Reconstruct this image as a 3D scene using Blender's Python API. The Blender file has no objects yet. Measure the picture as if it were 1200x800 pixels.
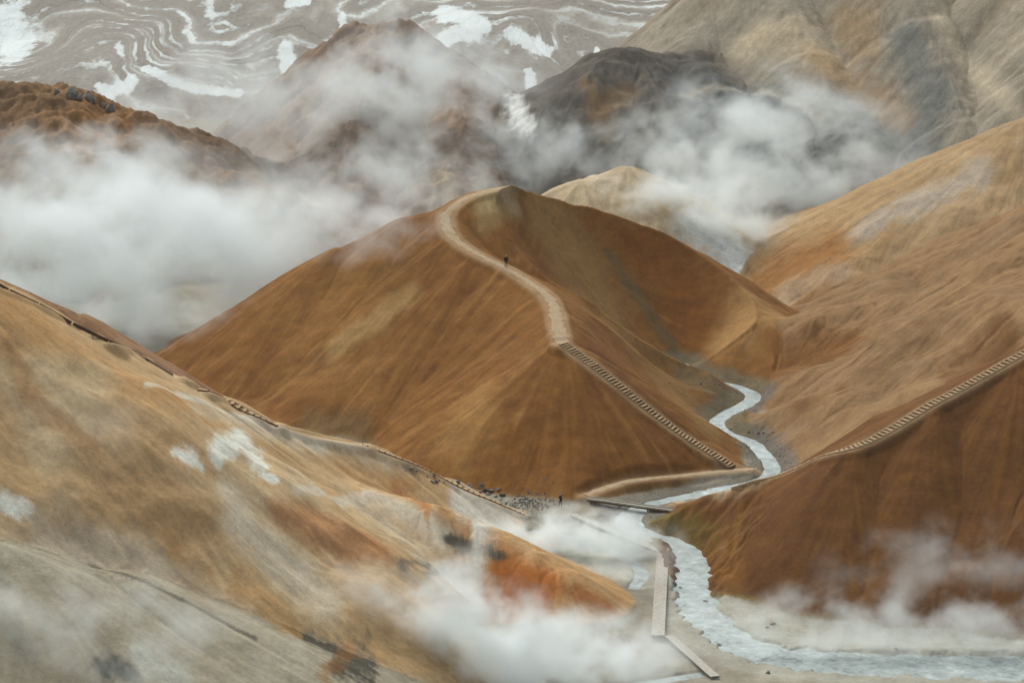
import bpy, bmesh, math, random
import numpy as np
from mathutils import Vector, Matrix

random.seed(4)
SC = bpy.context.scene
COL = SC.collection
R = math.radians

# ------------------------------------------------------------------ camera, sky, sun, exposure
CAM_H, PITCH, F = 98.0, R(12.0), 3087.0          # F: focal length in pixels of a 1200 px wide picture
cd = bpy.data.cameras.new('camera')
cd.sensor_width = 36.0
cd.lens = 36.0 * F / 1200.0
cd.clip_start, cd.clip_end = 1.0, 8000.0
cam = bpy.data.objects.new('camera', cd); COL.objects.link(cam)
cam.location = (0, 0, CAM_H)
cam.rotation_euler = (R(90) - PITCH, 0, 0)
SC.camera = cam

SUN_EL, SUN_AZ = R(48), R(-25)                    # azimuth measured from +Y towards +X
world = bpy.data.worlds.new('World'); SC.world = world; world.use_nodes = True
nt = world.node_tree; nt.nodes.clear()
sky = nt.nodes.new('ShaderNodeTexSky'); sky.sky_type = 'NISHITA'; sky.sun_disc = False
sky.sun_elevation = SUN_EL; sky.sun_rotation = SUN_AZ
sky.air_density = 1.0; sky.dust_density = 4.0; sky.ozone_density = 1.0
hs = nt.nodes.new('ShaderNodeHueSaturation'); hs.inputs['Saturation'].default_value = 0.48
bg = nt.nodes.new('ShaderNodeBackground'); bg.inputs['Strength'].default_value = 0.10
wo = nt.nodes.new('ShaderNodeOutputWorld')
tint = nt.nodes.new('ShaderNodeMix'); tint.data_type = 'RGBA'; tint.blend_type = 'MULTIPLY'; tint.inputs['Factor'].default_value = 1.0; tint.inputs[7].default_value = (.96, 1.0, .965, 1)   # thin cloud
nt.links.new(sky.outputs[0], hs.inputs['Color']); nt.links.new(hs.outputs[0], tint.inputs[6]); nt.links.new(tint.outputs[2], bg.inputs['Color']); nt.links.new(bg.outputs[0], wo.inputs['Surface'])
sl = bpy.data.lights.new('sun', 'SUN'); sl.energy = 1.4; sl.angle = R(35); sl.color = (0.985, 1.0, 0.95)
sun = bpy.data.objects.new('sun', sl); COL.objects.link(sun)
sd = Vector((math.sin(SUN_AZ) * math.cos(SUN_EL), math.cos(SUN_AZ) * math.cos(SUN_EL), math.sin(SUN_EL)))
sun.rotation_euler = (-sd).to_track_quat('-Z', 'Y').to_euler()
SC.view_settings.view_transform = 'Standard'; SC.view_settings.look = 'None'
SC.view_settings.exposure = 0.72; SC.view_settings.gamma = 1.0
SC.render.engine = 'CYCLES'
SC.cycles.use_denoising = True; SC.cycles.use_adaptive_sampling = True; SC.cycles.adaptive_threshold = 0.02
SC.cycles.max_bounces = 11; SC.cycles.diffuse_bounces = 2; SC.cycles.volume_bounces = 9
SC.cycles.volume_step_rate = 0.65; SC.cycles.volume_max_steps = 256

# ------------------------------------------------------------------ picture <-> place
def ray(u, v):
    a, b = (u - 600.0) / F, (400.0 - v) / F
    return np.array([a, math.cos(PITCH) + b * math.sin(PITCH), -math.sin(PITCH) + b * math.cos(PITCH)])
def P(u, v, y):
    r = ray(u, v); s = y / r[1]
    return np.array([r[0] * s, y, CAM_H + r[2] * s])
def PZ(u, v, z):
    r = ray(u, v); s = (z - CAM_H) / r[2]
    return np.array([r[0] * s, r[1] * s, z])

# ------------------------------------------------------------------ noise
_rng = np.random.default_rng(11)
_A = _rng.uniform(0, 2 * np.pi, (512, 512)).astype(np.float32)
_GX, _GY = np.cos(_A), np.sin(_A)
def pn(x, y, seed=0):
    x = x + seed * 37.17; y = y + seed * 91.73
    xi = np.floor(x); yi = np.floor(y)
    fx = (x - xi).astype(np.float32); fy = (y - yi).astype(np.float32)
    i = xi.astype(np.int32) & 511; j = yi.astype(np.int32) & 511
    i1 = (i + 1) & 511; j1 = (j + 1) & 511
    u = fx * fx * fx * (fx * (fx * 6 - 15) + 10); v = fy * fy * fy * (fy * (fy * 6 - 15) + 10)
    def g(a, b, dx, dy): return _GX[a, b] * dx + _GY[a, b] * dy
    n0 = g(i, j, fx, fy) * (1 - u) + g(i1, j, fx - 1, fy) * u
    n1 = g(i, j1, fx, fy - 1) * (1 - u) + g(i1, j1, fx - 1, fy - 1) * u
    return (n0 * (1 - v) + n1 * v) * 1.45
def fbm(x, y, seed=0, octv=4, gain=0.5):
    s = 0; a = 1.0; t = 0
    for k in range(octv):
        s = s + a * pn(x * 2.0 ** k, y * 2.0 ** k, seed + k * 3); t += a; a *= gain
    return s / t
def sstep(a, b, x):
    t = np.clip((x - a) / (b - a), 0, 1)
    return t * t * (3 - 2 * t)
def lin(c):
    c = np.array(c, dtype=np.float64) / 255.0
    return np.where(c <= 0.04045, c / 12.92, ((c + 0.055) / 1.055) ** 2.4)

# ------------------------------------------------------------------ the terrain grid (fan of rows, finer where the valley is)
rows = np.concatenate([np.linspace(2, 236, 60), np.arange(238, 474, 0.31), np.arange(474, 580, 0.62),
                       np.arange(580, 860, 1.15), np.geomspace(861, 2600, 50)])
cols = np.concatenate([np.linspace(-0.36, -0.214, 42)[:-1], np.arange(-0.214, 0.2141, 0.00054), np.linspace(0.214, 0.36, 42)[1:]])
NR, NC = len(rows), len(cols)
Y = np.repeat(rows[:, None], NC, 1).astype(np.float64)
X = Y * cols[None, :]

# hills: name -> (slope, crest rounding, [polylines of (u, v, distance)])
HILLS = {
 'main': (0.62, 2.2, [
    [(200, 430, 422), (300, 350, 428), (400, 290, 431), (480, 254, 433), (520, 245, 433), (560, 224, 438), (600, 218, 440), (640, 215, 440), (680, 225, 442),
     (740, 258, 447), (800, 290, 452), (860, 330, 459), (925, 371, 465)],
    [(560, 224, 438), (524, 255, 430), (532, 280, 422), (560, 297, 416), (593, 313, 411), (640, 345, 400), (655, 370, 391), (660, 400, 381)],
    [(660, 400, 381), (700, 430, 379), (760, 477, 375), (810, 514, 371), (862, 548, 367)],
    [(660, 400, 381), (690, 560, 359)]]),
 'left': (0.74, 2.0, [
    [(-260, 215, 284), (-120, 265, 292), (0, 335, 300), (100, 390, 308), (200, 440, 316), (260, 465, 321), (320, 495, 326), (430, 520, 335), (520, 560, 341), (612, 601, 346)]]),
 'lobe': (0.62, 2.5, [
    [(260, 560, 312), (340, 574, 315), (430, 575, 318), (500, 592, 316), (560, 615, 314), (620, 645, 310), (655, 666, 307)]]),
 'near': (0.52, 2.5, [
    [(-250, 590, 245), (0, 640, 252), (130, 672, 256), (250, 726, 263), (372, 787, 275)]]),
 'right': (0.64, 1.2, [
    [(800, 591, 348), (840, 578, 338), (900, 560, 331), (1000, 521, 325), (1100, 466, 330), (1200, 411, 335), (1320, 345, 340), (1500, 255, 350)]]),
 'rightmid': (0.52, 2.5, [
    [(828, 416, 425), (880, 392, 426), (925, 376, 428), (1010, 340, 432)],
    [(0, 134, 372, 51), (0, 134, 425, 52)]]),
 'upright': (0.50, 2.5, [
    [(868, 331, 490), (950, 289, 495), (1020, 250, 500), (1110, 190, 505), (1200, 140, 510), (1400, 40, 525)]]),
 'behind': (0.72, 2.0, [[(-60, 300, 372), (90, 368, 380), (160, 410, 387)]]),
 'knoll': (0.55, 4.0, [[(680, 214, 515), (735, 197, 520), (772, 228, 522), (800, 275, 524)]]),
 'dark': (0.62, 3.0, [
    [(672, 205, 570), (668, 160, 580), (690, 90, 598), (712, 63, 612), (745, 56, 620), (800, 60, 625), (850, 74, 632), (900, 84, 630)],
    [(745, 56, 620), (770, 120, 590), (745, 200, 560)], [(800, 60, 625), (850, 105, 600), (930, 130, 585), (980, 200, 555)]]),
 'mount': (0.92, 9.0, [
    [(822, 42, 640), (852, 5, 655), (900, -60, 668), (1000, -150, 680), (1200, -250, 700), (1500, -320, 720)],
    [(900, -60, 668), (955, 60, 612), (1000, 150, 570)], [(1030, -170, 684), (1090, 20, 610), (1130, 140, 565)], [(1200, -250, 700), (1230, -60, 620), (1260, 60, 570)]]),
 'red': (0.80, 4.0, [
    [(375, 110, 632), (402, 60, 645), (428, 28, 648), (468, 27, 645), (520, 66, 632), (580, 116, 614), (640, 163, 600), (670, 215, 585)],
    [(450, 27, 646), (430, 100, 600), (400, 190, 560)], [(520, 66, 632), (540, 140, 590), (520, 210, 555)]]),
 'leftmid': (0.48, 4.0, [
    [(-200, 70, 560), (0, 104, 560), (60, 104, 560), (130, 131, 557), (170, 160, 553), (216, 190, 548), (330, 235, 535)],
    [(60, 104, 560), (70, 160, 535), (20, 200, 515)], [(130, 131, 557), (160, 190, 530)]]),
}
NAMES = ['floor', 'camp', 'glacier'] + list(HILLS)
IDX = {n: i for i, n in enumerate(NAMES)}

W1 = fbm(X / 40, Y / 40, 1, 3); W2 = fbm(X / 40, Y / 40, 5, 3)
wx = X + W1 * np.clip(Y / 400, .3, 2) * 2.2; wy = Y + W2 * 2.2
base = np.interp(Y, [0, 300, 360, 430, 520, 640, 660], [-0.2, 0.0, 0.6, 3.2, 4.5, 7.0, 9.0]) + 0.25 * fbm(X / 9, Y / 9, 8, 4)
base = base + sstep(480, 620, Y) * 3 * fbm(X / 60, Y / 60, 17, 3)
glac = 8 + (Y - 655) * 0.15 + 0.00005 * np.clip(Y - 900, 0, None) ** 2 + 5.0 * fbm(X / 70, Y / 120, 21, 3) * sstep(640, 700, Y) - 60 * sstep(700, 600, Y)
camp = 96.2 - 0.52 * np.maximum(Y - 3, 0) - 0.25 * np.abs(X) * 0 + 0.6 * fbm(X / 12, Y / 12, 23, 4) * sstep(4, 30, Y)
Z = [base, camp, glac]
slopevar = 1 + 0.13 * fbm(X / 22, Y / 22, 31, 3)
for n, (s, r, lines) in HILLS.items():
    z = np.full_like(X, -1e3)
    ds = [p[2] for l in lines for p in l]
    if n == 'rightmid': ds += [300, 470]
    m = np.where((rows > min(ds) - 110) & (rows < max(ds) + 140))[0]
    sl_ = slice(m[0], m[-1] + 1)
    xx, yy, sv = wx[sl_], wy[sl_], slopevar[sl_]
    # keep the crest lines themselves unwarped: fade the warp in with distance
    rx, ry = X[sl_], Y[sl_]
    zz = np.full_like(xx, -1e3)
    for l in lines:
        pts = [P(*p) if len(p) == 3 else np.array(p[1:], float) for p in l]      # 4 entries: a point given in metres
        for a, b in zip(pts[:-1], pts[1:]):
            dx, dy, dz = b - a
            L2 = dx * dx + dy * dy
            t = np.clip(((rx - a[0]) * dx + (ry - a[1]) * dy) / L2, 0, 1)
            d = np.hypot(rx - a[0] - t * dx, ry - a[1] - t * dy)
            np.maximum(zz, a[2] + t * dz - s * sv * (np.sqrt(d * d + r * r) - r) + 0 * xx, out=zz)
    z[sl_] = zz
    Z.append(z)
Z = np.stack(Z)
OWN = np.argmax(Z, 0)
K = 0.75 + 2.2 * sstep(500, 600, Y)
zm = Z.max(0)
H = zm + K * np.log(np.exp(np.clip((Z - zm) / K, -40, 0)).sum(0)) * 0.75
del Z

# --- looking up the ground
def hs_grid(G, x, y):
    x = np.asarray(x, float); y = np.asarray(y, float)
    c = x / y
    i = np.clip(np.searchsorted(rows, y) - 1, 0, NR - 2); j = np.clip(np.searchsorted(cols, c) - 1, 0, NC - 2)
    fy = np.clip((y - rows[i]) / (rows[i + 1] - rows[i]), 0, 1); fx = np.clip((c - cols[j]) / (cols[j + 1] - cols[j]), 0, 1)
    return (G[i, j] * (1 - fx) + G[i, j + 1] * fx) * (1 - fy) + (G[i + 1, j] * (1 - fx) + G[i + 1, j + 1] * fx) * fy
def hit(u, v):
    r = ray(u, v); tt = r[0] / r[1]
    ys = rows[rows > 60]
    h = hs_grid(H, tt * ys, ys); zr = CAM_H + r[2] / r[1] * ys
    k = np.argmax(h >= zr)
    if k == 0: k = len(ys) - 1
    a, b = zr[k - 1] - h[k - 1], zr[k] - h[k]
    f = a / (a - b) if a != b else 1.0
    y = ys[k - 1] + f * (ys[k] - ys[k - 1])
    return np.array([tt * y, y, CAM_H + r[2] / r[1] * y])
def dense(pts, step):
    pts = np.array(pts, float)
    # Catmull-Rom through the points, resampled evenly
    q = np.vstack([2 * pts[0] - pts[1], pts, 2 * pts[-1] - pts[-2]])
    out = []
    for i in range(1, len(q) - 2):
        p0, p1, p2, p3 = q[i - 1:i + 3]
        for t in np.linspace(0, 1, 24, endpoint=False):
            out.append(0.5 * (2 * p1 + (p2 - p0) * t + (2 * p0 - 5 * p1 + 4 * p2 - p3) * t * t + (3 * p1 - p0 - 3 * p2 + p3) * t ** 3))
    out.append(q[-2]); out = np.array(out)
    L = np.concatenate([[0], np.cumsum(np.linalg.norm(np.diff(out[:, :2], axis=0), axis=1))])
    n = max(2, int(L[-1] / step) + 1)
    s = np.linspace(0, L[-1], n)
    return np.stack([np.interp(s, L, out[:, k]) for k in range(out.shape[1])], 1)
def near_line(pts, reach):
    """distance to a polyline and the value of its further columns at the nearest point, within reach"""
    pts = np.array(pts)
    D = np.full(X.shape, 1e3); V = np.zeros(X.shape + (pts.shape[1] - 2,))
    i0, i1 = np.searchsorted(rows, [pts[:, 1].min() - reach, pts[:, 1].max() + reach])
    i1 = min(i1 + 1, NR)
    tx = pts[:, 0] / pts[:, 1]
    j0, j1 = np.searchsorted(cols, [tx.min() - reach / rows[i0], tx.max() + reach / rows[i0]])
    j1 = min(j1 + 1, NC)
    s = (slice(i0, i1), slice(j0, j1))
    x, y = X[s], Y[s]; d_ = D[s]; v_ = V[s]
    for a, b in zip(pts[:-1], pts[1:]):
        e = b - a; L2 = e[0] ** 2 + e[1] ** 2 + 1e-9
        t = np.clip(((x - a[0]) * e[0] + (y - a[1]) * e[1]) / L2, 0, 1)
        d = np.hypot(x - a[0] - t * e[0], y - a[1] - t * e[1])
        m = d < d_
        d_[m] = d[m]
        v_[m] = (a[2:] + t[..., None] * e[2:])[m]
    return D, V

# --- routes: (u, v) on the ground, then smoothed
def route(uv, step=0.8, smooth=3):
    p = dense([hit(u, v) for u, v in uv], step)
    for _ in range(smooth):
        p[1:-1, 2] = (p[:-2, 2] + 2 * p[1:-1, 2] + p[2:, 2]) / 4
    return p
def route_w(pts, step=0.8, smooth=5):
    p = dense([P(*q) for q in pts], step)
    p[:, 2] = hs_grid(H, p[:, 0], p[:, 1])
    for _ in range(smooth):
        p[1:-1, 2] = (p[:-2, 2] + 2 * p[1:-1, 2] + p[2:, 2]) / 4
    return p
path_top = route([(600, 219), (572, 224), (545, 233), (524, 250), (525, 268), (534, 281), (560, 298), (593, 314), (625, 334), (643, 348), (651, 366), (655, 386), (660, 404)])
stair_main = route([(660, 403), (700, 432), (730, 456), (760, 480), (785, 499), (810, 517), (835, 532), (858, 546)], 0.8, 6)
stair_right = route_w([(1300, 358, 338.2), (1200, 411, 334.2), (1100, 466, 329.2), (1000, 521, 324.2), (950, 541, 327), (900, 560, 330.2), (862, 572, 335.2)])
path_right = route_w([(862, 572, 335.2), (840, 578, 338), (820, 584, 343), (800, 591, 348), (792, 597, 348)])
stair_left_a = route([(238, 458), (262, 468), (290, 483), (322, 498)], 0.8, 6)
stair_left_b = route([(428, 522), (470, 538), (520, 562), (565, 582), (610, 602)], 0.8, 6)
path_left = route([(322, 498), (350, 508), (390, 516), (428, 522)])
path_foot = route([(686, 580), (712, 571), (740, 563), (800, 557), (850, 552), (892, 549)])
edge_left = route([(-40, 313), (0, 337), (35, 353), (70, 371), (105, 393), (140, 406), (170, 421), (205, 442)], 0.8, 4)

# streams: (u, v, z, half width in m)
STREAM_UP = [(1000, 372, 5.0, 1.2), (905, 395, 4.3, 1.2), (822, 425, 3.9, 1.2)]
def stream_line(q, step=0.6):
    return dense([np.append(PZ(u, v, z), w) for u, v, z, w in q], step)
stream_a = stream_line([(776, 426, 3.7, .7), (800, 427, 3.5, .9), (803, 436, 3.2, 1.1), (830, 446, 2.9, 1.0), (862, 453, 2.7, 1.0), (882, 463, 2.5, 1.2), (874, 474, 2.3, 1.3), (850, 486, 2.0, 1.2), (840, 496, 1.8, 1.1), (852, 508, 1.55, 1.0),
                        (878, 517, 1.35, 1.0), (893, 530, 1.15, 1.1), (905, 548, .95, 1.1), (895, 562, .8, 1.2), (850, 574, .65, 1.3), (800, 583, .5, 1.3), (760, 592, .42, 1.5), (738, 606, .32, 2.2), (745, 622, .2, 2.4),
                        (790, 636, .1, 2.0), (808, 652, .0, 2.2), (812, 675, -.1, 2.8), (815, 702, -.15, 3.0), (835, 730, -.2, 3.2), (868, 755, -.25, 3.6), (930, 772, -.3, 5.0), (1050, 780, -.35, 6.0), (1230, 784, -.4, 6.5), (1400, 790, -.45, 6.5)])
wash = stream_line([(622, 622, .30, .8), (660, 628, .28, 1.6), (700, 640, .22, 2.2), (735, 655, .15, 2.2), (752, 672, .1, 1.4), (742, 690, .08, .6)])
pond_c = stream_line([(600, 814, -.3, 2.0), (660, 812, -.3, 2.8), (760, 800, -.3, 2.4), (835, 788, -.3, 1.8)])

# --- downhill direction on the smooth ground
def grad(G):
    gr = np.gradient(G, axis=0) / np.gradient(Y, axis=0)
    gc = np.gradient(G, axis=1) / np.gradient(X, axis=1)
    gr = gr - gc * cols[None, :]
    return gc, gr
H = H - 3.4 * np.exp(-(((X - 25.5) / 8) ** 2 + ((Y - 407) / 9) ** 2)) * np.isin(OWN, [IDX['main'], IDX['floor']])
gx, gy = grad(H)
for _ in range(4):
    for g in (gx, gy):
        g[1:-1] = (g[:-2] + 2 * g[1:-1] + g[2:]) / 4
        g[:, 1:-1] = (g[:, :-2] + 2 * g[:, 1:-1] + g[:, 2:]) / 4
gm = np.hypot(gx, gy) + 1e-4
ux, uy = gx / gm, gy / gm
steep = sstep(0.12, 0.42, gm)
def streak(scale, length, seed, n=11, octv=2):
    s = 0; wsum = 0
    for k in np.linspace(-1, 1, n):
        w = 1 - 0.6 * abs(k)
        s = s + w * fbm((X + ux * k * length) / scale, (Y + uy * k * length) / scale, seed, octv); wsum += w
    return s / wsum * 1.9
ST0 = np.clip(streak(.62, 6, 37, 23, 1) * 1.7, -1, 1); ST1 = streak(1.1, 8, 41, 21) * 1.15; ST2 = streak(3.2, 14, 47); ST3 = streak(9.0, 30, 53, 9)
far = sstep(470, 560, Y)
FB1 = fbm(X / 3.2, Y / 3.2, 61, 4); FB2 = fbm(X / 14, Y / 14, 67, 4); FB3 = fbm(X / 45, Y / 45, 71, 4)

# corridors where people walk stay smooth
corr = np.zeros_like(X); Zc = np.zeros_like(X)
def flatten(line, w, soft):
    global H
    D, V = near_line(line, w + soft + 1)
    m = sstep(w + soft, w, D)
    H = H * (1 - m) + V[..., 0] * m
    np.maximum(corr, m, out=corr)
for l, w in ((path_top, 1.3), (stair_main, 1.4), (stair_right, 0.9), (path_right, .8), (stair_left_a, .9), (stair_left_b, .9), (path_left, .7), (path_foot, .8), (edge_left, .6)):
    flatten(l, w, 1.3)
rough = np.array([{'dark': .6, 'leftmid': 1.0, 'red': 1.0, 'mount': .2, 'knoll': .3}.get(n, 0.0) for n in NAMES])[OWN]
H = H + (1 - corr) * steep * (0.10 * ST1 + 0.30 * ST2 + 0.55 * ST3) * (1 + 0.9 * rough) + (1 - corr) * (0.05 * FB1 + 0.30 * FB2 * steep)
RG = 1 - np.abs(fbm(X / 26, Y / 26, 113, 4)) * 2.2; RG2 = 1 - np.abs(fbm(X / 9, Y / 9, 117, 4)) * 2.2
H = H + rough * ((0.8 * ST3 + 0.6 * FB2) * steep + 2.4 * (RG - .5) + .9 * (RG2 - .5)) * sstep(475, 530, Y)
cragm = np.array([{'leftmid': 1.0, 'dark': .3, 'red': .7}.get(n, 0.0) for n in NAMES])[OWN]
H = H + cragm * (1.5 * (.6 - np.abs(fbm(X / 7, Y / 7, 121, 5, .6)) * 2.4))
rill = np.clip(-ST2 - 0.15, 0, 1) * steep
H = H - (1 - corr) * (.8 * rill + .4 * np.clip(-ST1 - .2, 0, 1) * steep) * (OWN == IDX['rightmid']) - (1 - corr) * .5 * rill * (OWN == IDX['upright'])
# channels
for line, bank in ((stream_a, .55 + .5 * (Y < 354)), (pond_c, .9), (wash, .5)):
    D, V = near_line(line, 30)
    w = V[..., 1] * (1 + (0.3 + 0.35 * (Y < 340)) * fbm(X / 2.4, Y / 2.4, 83, 3))
    floor_ = V[..., 0] - .22 + np.maximum(D - w * 0.75, 0) * bank
    H = np.where(D < 29, np.minimum(H, floor_ + 0.12 * FB1 + (0.30 * D * D if line is pond_c or line is wash else .012 * D * D)), H)

# ------------------------------------------------------------------ colour of the ground (what the earth itself is, plus crease shade painted at the near bank)
GAIN = 1.0
C = np.zeros(X.shape + (3,))
def mixc(c, m):
    global C
    c = lin(c) * GAIN if not isinstance(c, np.ndarray) else c
    C += (c - C) * np.clip(m, 0, 1)[..., None]
def own(*n):
    return np.isin(OWN, [IDX[k] for k in n])
def setbase(n, c):
    C[own(n)] = lin(c) * GAIN
for n, c in {'floor': (150, 138, 124), 'camp': (140, 100, 60), 'glacier': (156, 146, 136), 'main': (124, 82, 42), 'left': (170, 136, 100), 'lobe': (172, 136, 100), 'near': (176, 163, 143),
             'right': (114, 72, 32), 'rightmid': (144, 110, 78), 'upright': (166, 136, 100), 'behind': (140, 105, 80), 'knoll': (172, 152, 124), 'dark': (84, 78, 70), 'mount': (130, 120, 106),
             'red': (124, 102, 86), 'leftmid': (116, 88, 64)}.items():
    setbase(n, c)
C[OWN == IDX['floor']] = C[OWN == IDX['floor']]

def stroke(pts, soft=0.75, rag=0.42, only=None, rs=2.5, seed=5, pw=1.0, along=False):
    """mask of a patch of ground: pts (u, v, radius px) looked up on the terrain, measured on the ground"""
    W = []
    kys = []
    for u, v, r in pts:
        c = hit(u, v)
        e = [hit(u, v - 3), hit(u, v + 3)]
        dpx = c[1] / F * 6
        kys.append(np.clip(abs(e[0][1] - e[1][1]) / dpx, 1.0, 9.0))
        W.append([c[0], c[1], r * c[1] / F])
    ky = float(np.median(kys)); W = np.array(W)
    if len(W) == 1: W = np.vstack([W, W + [0.01, 0, 0]])
    rm = W[:, 2].max()
    reach = rm * (1 + soft + rag) + 1
    i0, i1 = np.searchsorted(rows, [W[:, 1].min() - reach * ky, W[:, 1].max() + reach * ky]); i1 = min(i1 + 1, NR)
    s = (slice(i0, i1), slice(None))
    x, y = X[s], Y[s]
    n = fbm(x / rm / rs * 2.2, y / rm / rs * 2.2 / ky, seed, 6, .66) + .35 * ST2[s] + .45 * ST1[s] + .25 * ST0[s] + .40 * FB1[s]
    if along: n = n + 0.7 * ST2[s] + .4 * ST3[s]
    best = np.full(x.shape, 9.0)
    for a, b in zip(W[:-1], W[1:]):
        ex, ey = b[0] - a[0], (b[1] - a[1]) / ky
        L2 = ex * ex + ey * ey + 1e-9
        px, py = x - a[0], (y - a[1]) / ky
        t = np.clip((px * ex + py * ey) / L2, 0, 1)
        d = np.hypot(px - t * ex, py - t * ey) / (a[2] + t * (b[2] - a[2]))
        np.minimum(best, d, out=best)
    m = sstep(1 + soft, 1 - soft, best + rag * n * 2)
    M = np.zeros(X.shape); M[s] = m
    if only is not None: M *= own(*only)
    return M
def paint(c, pts, a=1.0, **k):
    mixc(c, a * stroke(pts, **k))

# broad variation, with streaks that run down the slopes
hillm = ~own('floor', 'glacier')
def vary(names, c1, a1, c2, a2, c3=None, a3=0):
    m = own(*names)
    mixc(c1, m * a1 * sstep(0.0, 0.75, FB3 * 0.7 + FB2 * 0.6 + ST3 * 0.5))
    mixc(c2, m * a2 * sstep(0.05, 0.6, ST2 * 0.9 - FB2 * 0.35 + ST1 * .5 + ST0 * .3))
    if c3 is not None: mixc(c3, m * a3 * sstep(0.1, 0.55, -ST3 * 0.7 - ST2 * 0.7 - ST1 * .35 + FB1 * .15))
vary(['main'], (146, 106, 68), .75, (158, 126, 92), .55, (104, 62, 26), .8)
vary(['left', 'lobe'], (186, 162, 132), .8, (158, 116, 74), .6, (176, 134, 88), .5)
vary(['near'], (186, 176, 158), .7, (166, 146, 120), .5)
vary(['right'], (100, 62, 26), .7, (130, 88, 44), .6, (92, 56, 24), .5)
vary(['rightmid'], (158, 124, 90), .8, (126, 112, 98), .75, (120, 78, 38), .85)
vary(['upright'], (182, 158, 128), .8, (146, 104, 58), .8, (176, 168, 152), .7)
vary(['mount'], (158, 142, 120), .8, (108, 106, 102), .9, (150, 112, 76), .8)
vary(['dark'], (98, 86, 70), .7, (70, 68, 64), .8, (130, 96, 58), .5)
vary(['red'], (140, 112, 92), .8, (108, 94, 84), .6, (132, 96, 70), .7)
vary(['leftmid'], (142, 98, 58), .8, (104, 92, 80), .7, (88, 70, 54), .6)
vary(['behind'], (160, 130, 108), .8, (128, 84, 58), .6)
vary(['knoll'], (190, 176, 154), .7, (160, 140, 110), .5)
vary(['camp'], (158, 126, 88), .7, (120, 84, 46), .6)
mixc((176, 166, 152), own('floor') * .7 * sstep(-.1, .5, FB2 + FB1 * .5)); mixc((118, 112, 104), own('floor') * .6 * sstep(.1, .5, -FB2 + FB1 * .6))

for _ in range(5):
    C[1:-1] = (C[:-2] + 2 * C[1:-1] + C[2:]) / 4
    C[:, 1:-1] = (C[:, :-2] + 2 * C[:, 1:-1] + C[:, 2:]) / 4
# far off, the kinds of earth run into one another
f0 = np.searchsorted(rows, 535)
for _ in range(14):
    q = C[f0:]
    q[1:-1] = (q[:-2] + 2 * q[1:-1] + q[2:]) / 4
    q[:, 3:-3] = (q[:, :-6] + 2 * q[:, 3:-3] + q[:, 6:]) / 4
g = far * (~own('glacier'))
C *= (1 + g * (.24 * ST2 + .30 * ST3 + .14 * ST1))[..., None]
mixc((158, 126, 92), own('main') * .6 * sstep(.18, .55, ST1 * .8 + ST0 * .45 + ST3 * .25))
mixc((98, 60, 26), own('main') * .45 * sstep(.18, .55, -ST1 * .8 - ST0 * .35 - ST3 * .2))
mixc((168, 140, 108), own('rightmid') * .5 * sstep(.15, .5, ST1 * .7 + ST2 * .5)); mixc((96, 70, 46), own('rightmid') * .6 * sstep(.2, .5, -ST1 * .6 - ST2 * .6))
mixc((192, 172, 140), own('upright') * .5 * sstep(.15, .5, ST1 * .6 + ST2 * .6)); mixc((122, 84, 46), own('upright') * .5 * sstep(.2, .5, -ST1 * .7 - ST2 * .5))
# central hill
paint((164, 134, 104), [(395, 405, 14), (440, 375, 18), (480, 345, 12)], .75, along=True, only=['main'])
paint((160, 122, 84), [(560, 470, 26), (545, 510, 30), (520, 520, 14)], .6, only=['main'])
paint((150, 110, 70), [(330, 440, 20), (420, 440, 30)], .35, only=['main'], along=True)
paint((150, 118, 88), [(640, 260, 24), (690, 320, 34), (740, 390, 34), (790, 450, 28), (830, 500, 16)], .8, only=['main'], along=True)
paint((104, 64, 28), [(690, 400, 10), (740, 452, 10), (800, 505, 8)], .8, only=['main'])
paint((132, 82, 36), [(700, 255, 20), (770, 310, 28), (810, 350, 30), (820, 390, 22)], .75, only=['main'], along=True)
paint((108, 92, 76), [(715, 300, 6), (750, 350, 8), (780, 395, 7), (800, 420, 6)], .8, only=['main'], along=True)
paint((168, 132, 102), [(880, 350, 18), (910, 368, 14), (870, 375, 26), (850, 400, 18)], .7, only=['main'], along=True)
paint((170, 150, 124), [(520, 235, 14), (570, 226, 14), (600, 220, 8)], .9, rag=.25)
paint((164, 122, 82), [(430, 330, 40), (360, 380, 30)], .35, only=['main'], along=True)
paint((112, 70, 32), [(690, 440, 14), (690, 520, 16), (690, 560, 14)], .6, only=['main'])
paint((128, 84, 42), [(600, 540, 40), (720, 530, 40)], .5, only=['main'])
paint((112, 92, 74), [(360, 492, 12), (420, 500, 14), (480, 545, 10)], .7)

# slope on the left with clays
paint((176, 126, 72), [(20, 370, 30), (90, 420, 26), (170, 455, 22), (250, 490, 18)], .8, only=['left'])
paint((186, 164, 134), [(30, 440, 26), (120, 440, 18), (60, 520, 30)], .7, only=['left'])
paint((150, 100, 52), [(10, 400, 12), (40, 470, 14), (100, 520, 14)], .6, only=['left'], along=True)
paint((196, 186, 168), [(172, 450, 3), (230, 468, 4), (290, 490, 4), (350, 510, 5), (430, 522, 3)], .95, rag=.15)
paint((190, 176, 156), [(230, 480, 10), (300, 500, 12), (400, 530, 10), (470, 552, 8)], .6)
paint((216, 218, 208), [(255, 526, 10), (285, 524, 18), (300, 538, 12)], .95, rag=.7, soft=.6)
paint((216, 218, 208), [(212, 534, 8), (228, 540, 10)], .9, rag=.7, soft=.6)
paint((216, 218, 208), [(310, 556, 7), (325, 562, 4)], .9, rag=.7, soft=.6)
paint((216, 218, 208), [(8, 588, 12), (30, 598, 10)], .9, rag=.7, soft=.6)
paint((142, 108, 72), [(120, 560, 34), (180, 580, 46), (230, 600, 30), (130, 630, 40)], .9, rag=.3)
paint((146, 100, 50), [(190, 650, 24), (230, 680, 26), (245, 715, 14)], .85)
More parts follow.
